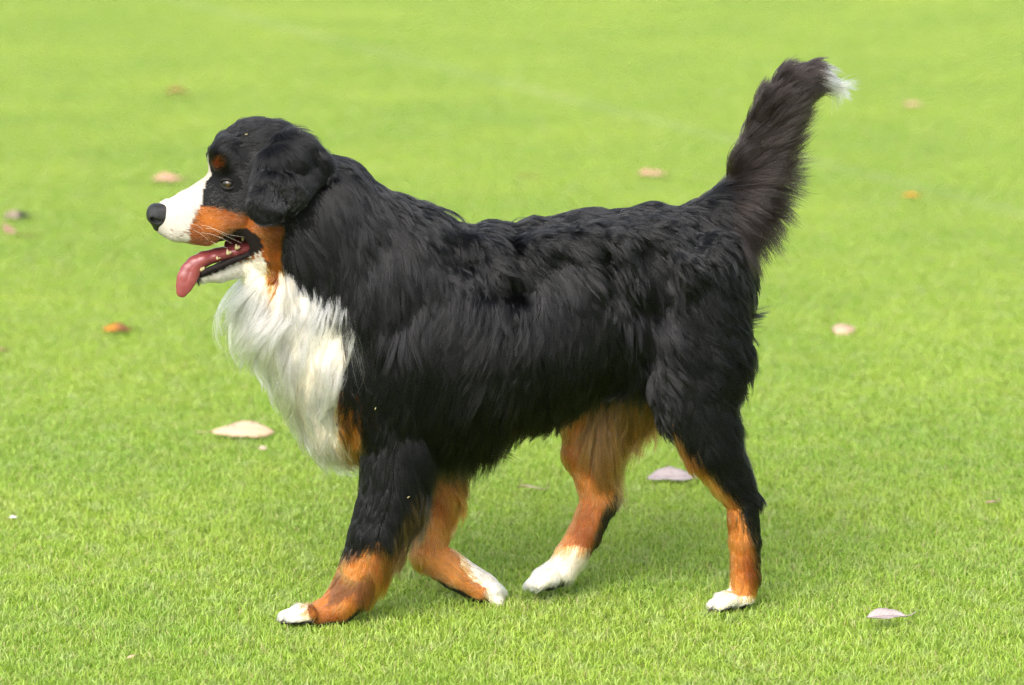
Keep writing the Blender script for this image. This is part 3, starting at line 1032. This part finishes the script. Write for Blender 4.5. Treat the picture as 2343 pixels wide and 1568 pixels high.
# ---- eyes
em_, ent, eb = new_mat('eye')
tco = ent.nodes.new('ShaderNodeTexCoord')
dot = ent.nodes.new('ShaderNodeVectorMath'); dot.operation = 'DOT_PRODUCT'
nrmz = ent.nodes.new('ShaderNodeVectorMath'); nrmz.operation = 'NORMALIZE'
ent.links.new(tco.outputs['Object'], nrmz.inputs[0]); ent.links.new(nrmz.outputs[0], dot.inputs[0])
dot.inputs[1].default_value = (0, 0, 1)
rmp = ent.nodes.new('ShaderNodeValToRGB')
rmp.color_ramp.elements[0].position, rmp.color_ramp.elements[0].color = .0, (.02, .015, .012, 1)
for pos_, cc in ((.62, (.015, .01, .008, 1)), (.68, (.025, .011, .003, 1)), (.86, (.065, .027, .007, 1)), (.90, (.004, .004, .004, 1))):
    e_ = rmp.color_ramp.elements.new(pos_); e_.color = cc
rmp.color_ramp.elements[-1].color = (.004, .004, .004, 1)
ent.links.new(dot.outputs['Value'], rmp.inputs[0]); ent.links.new(rmp.outputs[0], eb.inputs['Base Color'])
eb.inputs['Roughness'].default_value = .04
eb.inputs['Coat Weight'].default_value = 1.0
eb.inputs['Coat Roughness'].default_value = .02
lidm, _, lb = new_mat('eyelid'); lb.inputs['Base Color'].default_value = (.012, .009, .009, 1); lb.inputs['Roughness'].default_value = .6; lb.inputs['Specular IOR Level'].default_value = .2


def uv_sphere(r, nu=24, nv=16):
    V = [(0, 0, r)]
    for i in range(1, nv):
        th = math.pi * i / nv
        for j in range(nu):
            V.append((r * math.sin(th) * math.cos(2 * math.pi * j / nu), r * math.sin(th) * math.sin(2 * math.pi * j / nu), r * math.cos(th)))
    V.append((0, 0, -r))
    Fc = [(0, 1 + j, 1 + (j + 1) % nu) for j in range(nu)]
    for i in range(nv - 2):
        for j in range(nu):
            a, b = 1 + i * nu + j, 1 + i * nu + (j + 1) % nu
            Fc.append((a, a + nu, b + nu, b))
    e = len(V) - 1
    Fc += [(e, e - nu + (j + 1) % nu, e - nu + j) for j in range(nu)]
    return V, Fc


def tube(pts, radii, nseg=8):
    pts = [Vector(p) for p in pts]
    V, Fc = [], []
    for i, p in enumerate(pts):
        t = (pts[min(i + 1, len(pts) - 1)] - pts[max(i - 1, 0)]).normalized()
        x = t.cross(Vector((.3, .9, .31))).normalized(); y_ = t.cross(x)
        for j in range(nseg):
            a = 2 * math.pi * j / nseg
            V.append(tuple(p + (x * math.cos(a) + y_ * math.sin(a)) * radii[i]))
    for i in range(len(pts) - 1):
        for j in range(nseg):
            a, b = i * nseg + j, i * nseg + (j + 1) % nseg
            Fc.append((a, b, b + nseg, a + nseg))
    V += [tuple(pts[0]), tuple(pts[-1])]
    n0 = len(pts) * nseg
    Fc += [(n0, (j + 1) % nseg, j) for j in range(nseg)]
    Fc += [(n0 + 1, n0 - nseg + j, n0 - nseg + (j + 1) % nseg) for j in range(nseg)]
    return V, Fc


ec, en = hit(521, 421)
for sgn in (-1, 1):
    c0 = ec + np.array((.001, .0062, 0))
    look = Vector((-.62, -.76, .02))
    if sgn > 0:
        ym_ = ymid(521); c0 = np.array((c0[0], 2 * ym_ - c0[1], c0[2])); look.y = .76
    V, Fc = uv_sphere(.0112)
    q = look.to_track_quat('Z', 'Y')
    o = mesh_obj('eye', V, Fc, em_, dog)
    o.location = c0; o.rotation_mode = 'QUATERNION'; o.rotation_quaternion = q
    # lids: two arcs closing over the ball
    ow = Vector(-np.array((0.15, 0.985, 0))) if sgn < 0 else Vector((-.15, .985, 0))
    ex = Vector((1, 0, 0)); ex = (ex - ow * ex.dot(ow)).normalized(); ez = Vector((0, 0, 1))
    for s2 in (1, -1):
        pp = []
        for k in range(11):
            a = math.pi * k / 10
            x_, z_ = -.0118 * math.cos(a), s2 * math.sin(a) * (.0071 if s2 > 0 else .0072)
            dpt = math.sqrt(max(1e-6, .0124 ** 2 - x_ * x_ - z_ * z_))
            pp.append(Vector(c0) + ex * x_ + ez * (z_ - x_ * .12) + ow * dpt)
        V, Fc = tube(pp, [.0012 + .0016 * math.sin(math.pi * k / 10) for k in range(11)], 8)
        mesh_obj('eyelid', V, Fc, lidm, o).matrix_parent_inverse = (o.matrix_basis).inverted()

# ---- nose
nm, nnt, nb = new_mat('nose_leather')
nb.inputs['Base Color'].default_value = (.011, .011, .012, 1)
nb.inputs['Roughness'].default_value = .42
vo = nnt.nodes.new('ShaderNodeTexVoronoi'); vo.inputs['Scale'].default_value = 620
nbp = nnt.nodes.new('ShaderNodeBump'); nbp.inputs['Strength'].default_value = .5; nbp.inputs['Distance'].default_value = .0006
nnt.links.new(vo.outputs['Distance'], nbp.inputs['Height']); nnt.links.new(nbp.outputs[0], nb.inputs['Normal'])
npr = chain([(357, 486, -.006, 19, 1.15), (376, 482, -.006, 15, 1.3)], 'n') + chain([(357, 486, .006, 19, 1.15), (376, 482, .006, 15, 1.3)], 'n')
npr += chain([(356, 497, -.009, 18, 1), (362, 517, -.004, 11, 1)], 'n') + chain([(356, 497, .009, 18, 1), (362, 517, .004, 11, 1)], 'n')
npr += chain([(372, 500, -.013, 15, .8)], 'n') + chain([(372, 500, .013, 15, .8)], 'n')
ncv = []
for sgn in (-1, 1):
    ncv += [(p, .002) for p in chain([(351, 501, sgn * .016, 6.5, 1.2), (360, 507, sgn * .019, 4.5, 1.2), (372, 508, sgn * .024, 2.5, 1)], 'c')]
ncv += [(p, .002) for p in chain([(330, 490, 0, 4, .4), (346, 530, 0, 4, .4)], 'c')]
nose_o = implicit('nose', [(npr, .008)], .0014, nm, dog, carve=ncv)

# ---- tongue
tm, tnt, tb_ = new_mat('tongue')
tb_.inputs['Roughness'].default_value = .22
tb_.inputs['Subsurface Weight'].default_value = .1
tb_.inputs['Subsurface Radius'].default_value = (.006, .002, .001)
tno = tnt.nodes.new('ShaderNodeTexNoise'); tno.inputs['Scale'].default_value = 60; tno.inputs['Detail'].default_value = 4
tno2 = tnt.nodes.new('ShaderNodeTexNoise'); tno2.inputs['Scale'].default_value = 420
tge = tnt.nodes.new('ShaderNodeTexCoord')
for q in (tno, tno2): tnt.links.new(tge.outputs['Object'], q.inputs['Vector'])
tnt.links.new(mix_col(tnt, tno.outputs[0], (.17, .030, .031), (.28, .072, .070)), tb_.inputs['Base Color'])
tbp = tnt.nodes.new('ShaderNodeBump'); tbp.inputs['Strength'].default_value = .35; tbp.inputs['Distance'].default_value = .0012
tnt.links.new(math_node(tnt, 'ADD', tno2.outputs[0], tno.outputs[0]), tbp.inputs['Height']); tnt.links.new(tbp.outputs[0], tb_.inputs['Normal'])
tpr = chain([(585, 562, 0, 14, 2.2), (540, 573, 0, 15, 2.0), (495, 584, -.002, 15, 1.8), (466, 593, -.005, 17, 1.4), (447, 606, -.008, 20, .85), (435, 622, -.010, 22, .52), (427, 639, -.012, 22, .38), (421, 655, -.012, 18, .36), (416, 668, -.012, 13, .4)], 't')
tcv = [(p, .003) for p in chain([(520, 566, -.014, 3, 1), (470, 580, -.0255, 3, 1), (446, 600, -.0235, 3, 1), (434, 621, -.0205, 3, 1), (426, 645, -.0190, 2.4, 1)], 'c')]
implicit('tongue', [(tpr, .008)], .0016, tm, dog, carve=tcv)

# ---- teeth, whiskers
tem, _, teb = new_mat('tooth'); teb.inputs['Base Color'].default_value = (.42, .34, .17, 1); teb.inputs['Roughness'].default_value = .22
for u_, v_, dy, r0, hgt in ((556, 538, -.025, 5.5, 12), (541, 568, -.024, 4.5, -8), (521, 580, -.024, 4.5, -8), (497, 592, -.024, 3, -5), (460, 618, -.019, 4, -13), (541, 566, .028, 6, -12), (460, 618, .020, 5, -15)):
    pr = chain([(u_, v_, dy, r0, .8), (u_ - 1, v_ + hgt, dy, r0 * .45, .8)], 't') + chain([(u_ + 6, v_ - 2, dy, r0 * .8, .8), (u_ + 6, v_ + hgt * .6, dy, r0 * .4, .8)], 't')
    implicit('tooth', [(pr, .003)], .0012, tem, dog)
whm, _, whb = new_mat('whisker'); whb.inputs['Base Color'].default_value = (.55, .47, .35, 1); whb.inputs['Roughness'].default_value = .3
for pts_ in ([(440, 526), (459, 535), (478, 551)], [(457, 517), (478, 519), (506, 535), (553, 557)], [(456, 533), (482, 536), (508, 546), (531, 558)],
             [(467, 525), (488, 523), (516, 535), (560, 544)], [(441, 514), (455, 518), (467, 529)], [(478, 551), (501, 561), (522, 569)]):
    h0, n0 = hit(*pts_[0])
    Y0 = h0[1]
    P3 = [h0 + np.array((0, .002, 0))] + [at(a, b, Y0 - .010 - .006 * k) for k, (a, b) in enumerate(pts_[1:])]
    # Catmull-Rom through the points
    fine = []
    ext = [2 * P3[0] - P3[1]] + P3 + [2 * P3[-1] - P3[-2]]
    for i in range(1, len(ext) - 2):
        for t in np.linspace(0, 1, 6, endpoint=False):
            a, b, c_, d_ = ext[i - 1], ext[i], ext[i + 1], ext[i + 2]
            fine.append(.5 * (2 * b + (c_ - a) * t + (2 * a - 5 * b + 4 * c_ - d_) * t * t + (3 * b - a - 3 * c_ + d_) * t ** 3))
    fine.append(P3[-1])
    V, Fc = tube(fine, list(np.linspace(.00024, .00008, len(fine))), 6)
    mesh_obj('whisker', V, Fc, whm, dog)

# ---- pads under the two lifted paws and claws on the toes
pdm, _, pb = new_mat('paw_pad'); pb.inputs['Base Color'].default_value = (.02, .017, .016, 1); pb.inputs['Roughness'].default_value = .6
for uu, vv, dy in ((1243, 1341, .032), (1252, 1342, .05), (1272, 1335, .045)):
    implicit('paw_pad', [(chain([(uu, vv, dy, 11, 1.1), (uu + 12, vv - 3, dy, 11, 1.1)], 'p'), .004)], .002, pdm, dog)
clm, _, cb = new_mat('claw'); cb.inputs['Base Color'].default_value = (.05, .04, .035, 1); cb.inputs['Roughness'].default_value = .35
for dy in (-.03, -.010, .010, .03):
    for (u0, v0, u1, v1, base) in ((660, 1414, 642, 1422, -.06), (1634, 1388, 1620, 1398, -.05), (1222, 1342, 1212, 1352, .05), (1142, 1386, 1146, 1402, .05)):
        pr = chain([(u0, v0, base + dy, 5, 1), (u1, v1, base + dy, 2, 1)], 'c')
        implicit('claw', [(pr, .002)], .0016, clm, dog)

# ---------------------------------------------------------------- fallen leaves
def leaf_material(name, c1, c2, seed, dark=None):
    m, nt, b = new_mat(name)
    tc = nt.nodes.new('ShaderNodeTexCoord')
    n_ = nt.nodes.new('ShaderNodeTexNoise'); n_.noise_dimensions = '4D'
    n_.inputs['W'].default_value = seed; n_.inputs['Scale'].default_value = 38; n_.inputs['Detail'].default_value = 6
    nt.links.new(tc.outputs['Object'], n_.inputs['Vector'])
    mr = nt.nodes.new('ShaderNodeMapRange'); mr.inputs[1].default_value, mr.inputs[2].default_value = .35, .7
    nt.links.new(n_.outputs[0], mr.inputs[0])
    cc = mix_col(nt, mr.outputs[0], c1, c2)
    sy_ = nt.nodes.new('ShaderNodeSeparateXYZ'); nt.links.new(tc.outputs['Object'], sy_.inputs[0])
    ribs = math_node(nt, 'FRACT', math_node(nt, 'MULTIPLY', math_node(nt, 'SUBTRACT', sy_.outputs[0], math_node(nt, 'ABSOLUTE', sy_.outputs[1])), 130.0))
    vein = math_node(nt, 'MAXIMUM', math_node(nt, 'LESS_THAN', math_node(nt, 'ABSOLUTE', sy_.outputs[1]), .0011), math_node(nt, 'MULTIPLY', math_node(nt, 'LESS_THAN', ribs, .16), .55))
    cc = mix_col(nt, math_node(nt, 'MULTIPLY', vein, .6), cc, tuple(q * .45 for q in c1))
    big_n = nt.nodes.new('ShaderNodeTexNoise'); big_n.noise_dimensions = '4D'; big_n.inputs['W'].default_value = seed + 5; big_n.inputs['Scale'].default_value = 70
    nt.links.new(tc.outputs['Object'], big_n.inputs['Vector'])
    spot = nt.nodes.new('ShaderNodeMapRange'); spot.inputs[1].default_value, spot.inputs[2].default_value = .58, .68
    nt.links.new(big_n.outputs[0], spot.inputs[0])
    cc = mix_col(nt, math_node(nt, 'MULTIPLY', spot.outputs[0], .6), cc, tuple(q * .4 for q in c2))
    if dark:        # one end darker: real browning on the orange leaf, painted shade on the grey-beige
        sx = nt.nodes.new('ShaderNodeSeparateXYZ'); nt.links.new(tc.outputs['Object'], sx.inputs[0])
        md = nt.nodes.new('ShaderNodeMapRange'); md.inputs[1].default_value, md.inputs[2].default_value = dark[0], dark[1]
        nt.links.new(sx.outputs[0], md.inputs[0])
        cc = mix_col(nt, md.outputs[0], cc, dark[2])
    nt.links.new(cc, b.inputs['Base Color'])
    b.inputs['Roughness'].default_value = .55
    bp = nt.nodes.new('ShaderNodeBump'); bp.inputs['Strength'].default_value = .4; bp.inputs['Distance'].default_value = .001
    nt.links.new(n_.outputs[0], bp.inputs['Height']); nt.links.new(bp.outputs[0], b.inputs['Normal'])
    return m


def leaf(u, v, length, width, yaw, c1, c2, label, arch=.25, cup=.3, tilt=0., roll=0., lift=.018, stalk=True, seed=0, lobed=False, dark=None):
    """A curled leaf lying on the grass tips; length and width in metres, arch along and cup across."""
    rng = random.Random(seed)
    nx, ny = 14, 6
    top, th = [], .0006
    for i in range(nx + 1):
        t = i / nx
        wv = math.sin(math.pi * t ** .85) ** .95 if 0 < t < 1 else .02
        if lobed: wv *= 1 - .55 * math.exp(-((t - .5) / .10) ** 2)
        wv *= 1 + .12 * rng.uniform(-1, 1)
        for j in range(ny + 1):
            s = j / ny * 2 - 1
            x = (t - .5) * length
            y_ = s * width / 2 * wv
            z = arch * length * (.25 - (t - .5) ** 2) * 1.0 + cup * width * (s * s) * wv * .5 + .02 * length * math.sin(9 * t + 3 * s + seed) * abs(s) - .012 * length * math.exp(-(s / .15) ** 2)
            top.append((x, y_, z))
    n_ = len(top)
    V = top + [(x, y_, z - th) for x, y_, z in top]
    Fc = []
    st = ny + 1
    for i in range(nx):
        for j in range(ny):
            a = i * st + j
            Fc.append((a, a + st, a + st + 1, a + 1))
            Fc.append((n_ + a, n_ + a + 1, n_ + a + st + 1, n_ + a + st))
    rim = [i * st for i in range(nx + 1)] + [nx * st + j for j in range(1, st)] + [i * st + ny for i in range(nx - 1, -1, -1)] + [j for j in range(ny - 1, 0, -1)]
    for a, b in zip(rim, rim[1:] + rim[:1]): Fc.append((a, n_ + a, n_ + b, b))
    m = leaf_material('leaf', c1, c2, seed, dark and (dark[0] * length, dark[1] * length, dark[2]))
    o = mesh_obj('fallen_leaf', V, Fc, m)
    p = ground(u, v, lift)
    o.location = p
    o.rotation_euler = (roll, tilt, yaw)
    tag(o, label, 'leaf', 'fallen leaves on the lawn')
    if stalk:
        x0 = length * .5
        V, Fc = tube([(x0 - .004, 0, .0003), (x0 + length * .10, .001, .002), (x0 + length * .22, .004, .006)], [.0011, .0009, .0007], 6)
        mesh_obj('stalk', V, Fc, m, o)
    return o


def dpx(u, v):      # metres per measuring unit for something on the lawn there
    p = ground(u, v)
    return ((p[1] - CAM_Y) * CP - (p[2] - CAM_Z) * SP) / F_PX


def put(u, v, wpx, wid, *a, **k):
    s = dpx(u, v)
    return leaf(u, v, wpx * s, wid * wpx * s, *a, **k)


PINK, CREAM, MAUVE, TANC, OLIVE, ORANGE = (.44, .25, .17), (.52, .37, .25), (.31, .25, .25), (.26, .15, .06), (.12, .07, .015), (.46, .18, .01)
put(405, 217, 58, .45, .1, OLIVE, (.32, .19, .05), 'olive-brown curled leaf on the far lawn beyond the head', arch=.5, cup=.5, roll=R(15), lift=.026, seed=1)
put(383, 411, 72, .45, .0, PINK, (.50, .27, .19), 'pale pink leaf lying flat just beyond the muzzle', arch=.15, roll=R(20), lift=.024, seed=2)
put(38, 496, 62, .5, .25, (.34, .27, .21), (.20, .15, .1), 'grey-beige leaf with dark shaded edge above the peach leaf', arch=.2, roll=R(25), seed=3, dark=(.0, .12, (.012, .011, .008)))  # shade of the curled end is painted as a dark colour
put(20, 528, 40, .9, 1.2, PINK, (.52, .29, .20), 'rounded peach leaf beside a thin brown leaf', arch=.2, roll=R(32), lift=.026, seed=4)
put(60, 541, 44, .22, -.35, OLIVE, (.25, .16, .05), 'thin dark brown leaf touching the peach leaf', arch=.2, seed=5)
put(268, 754, 68, .5, -.15, ORANGE, (.25, .10, .012), 'orange leaf with a dark brown half, below the tongue', arch=.1, roll=R(22), seed=6, dark=(-.1, .15, (.12, .045, .008)))
put(555, 988, 146, .34, 3.18, CREAM, (.55, .38, .25), 'large cream arched leaf in front of the white chest', arch=.42, cup=-.3, roll=R(-38), lift=.022, seed=7)
put(602, 1026, 22, .6, .3, (.52, .42, .32), CREAM, 'tiny cream leaf scrap below the large cream leaf', stalk=False, arch=.1, roll=R(25), seed=8)
put(1490, 399, 62, .5, -.1, PINK, (.36, .2, .14), 'two-lobed pinkish leaf beyond the middle of the back', lobed=True, arch=.15, roll=R(20), lift=.024, seed=9)
put(1203, 404, 40, .4, -.3, TANC, (.45, .32, .07), 'small yellowish brown leaf sunk in grass beyond the withers', arch=.1, lift=.012, seed=10)
put(2087, 241, 44, .45, -.15, PINK, CREAM, 'faint pink leaf on the far lawn right of the tail tip', arch=.1, roll=R(15), lift=.024, seed=11)
put(2085, 449, 42, .4, .0, ORANGE, (.5, .22, .015), 'bright orange leaf on the lawn behind the tail', arch=.15, roll=R(18), lift=.024, seed=12)
put(1932, 753, 62, .75, .5, CREAM, (.42, .27, .20), 'folded pale beige leaf behind the rump', arch=.35, cup=-.5, roll=R(32), stalk=False, seed=13)
put(1540, 1092, 120, .42, .05, MAUVE, (.40, .34, .33), 'large mauve leaf partly hidden behind the rear leg', arch=.12, cup=.25, roll=R(22), seed=14)
put(1211, 1117, 68, .2, -.5, (.42, .36, .24), (.30, .22, .12), 'narrow grey-brown leaf under the belly', arch=.2, seed=15)
put(2028, 1412, 92, .42, .1, MAUVE, (.40, .34, .32), 'mauve leaf with brown stalk standing on grass near the rear paw', arch=.2, cup=.45, roll=R(24), lift=.026, seed=16)
put(2268, 1150, 30, .5, .3, (.36, .22, .16), (.45, .30, .22), 'small dull brown leaf sunk in the grass at the right edge', arch=.2, lift=.014, seed=17)
put(302, 1503, 34, .4, .95, (.52, .42, .20), (.45, .36, .2), 'small straw coloured leaf scrap at the bottom', stalk=False, arch=.1, lift=.02, seed=18)
put(30, 1184, 20, .6, 0, (.6, .58, .54), (.5, .45, .4), 'tiny white petal scrap by the left edge', stalk=False, arch=.1, roll=R(20), seed=19)
put(4, 802, 36, .5, .3, PINK, TANC, 'dull pinkish leaf half out of view at the left edge', arch=.1, lift=.012, seed=20)

# ---------------------------------------------------------------- seeds caught in the coat
sem, _, seb = new_mat('grass_seed'); seb.inputs['Base Color'].default_value = (.42, .35, .16, 1)
for (uu, vv, a, lb_) in ((565, 305, .1, 'pale grass seed caught in the fur on top of the head'), (860, 928, 1.2, 'pale grass seed caught in the black fur above the foreleg'),
                         (935, 1130, .6, 'pale grass seed caught in the foreleg fur')):
    h0, n0 = hit(uu, vv)
    c0 = h0 + np.array((0, -.024 if vv > 400 else -.014, 0))
    V, Fc = tube([c0 + np.array((math.cos(a), 0, math.sin(a))) * s for s in (-.0025, -.001, .001, .0025)], [.0002, .0007, .0006, .0002], 8)
    o = mesh_obj('grass_seed', V, Fc, sem)
    tag(o, lb_, 'seed', 'grass seeds caught in the coat')
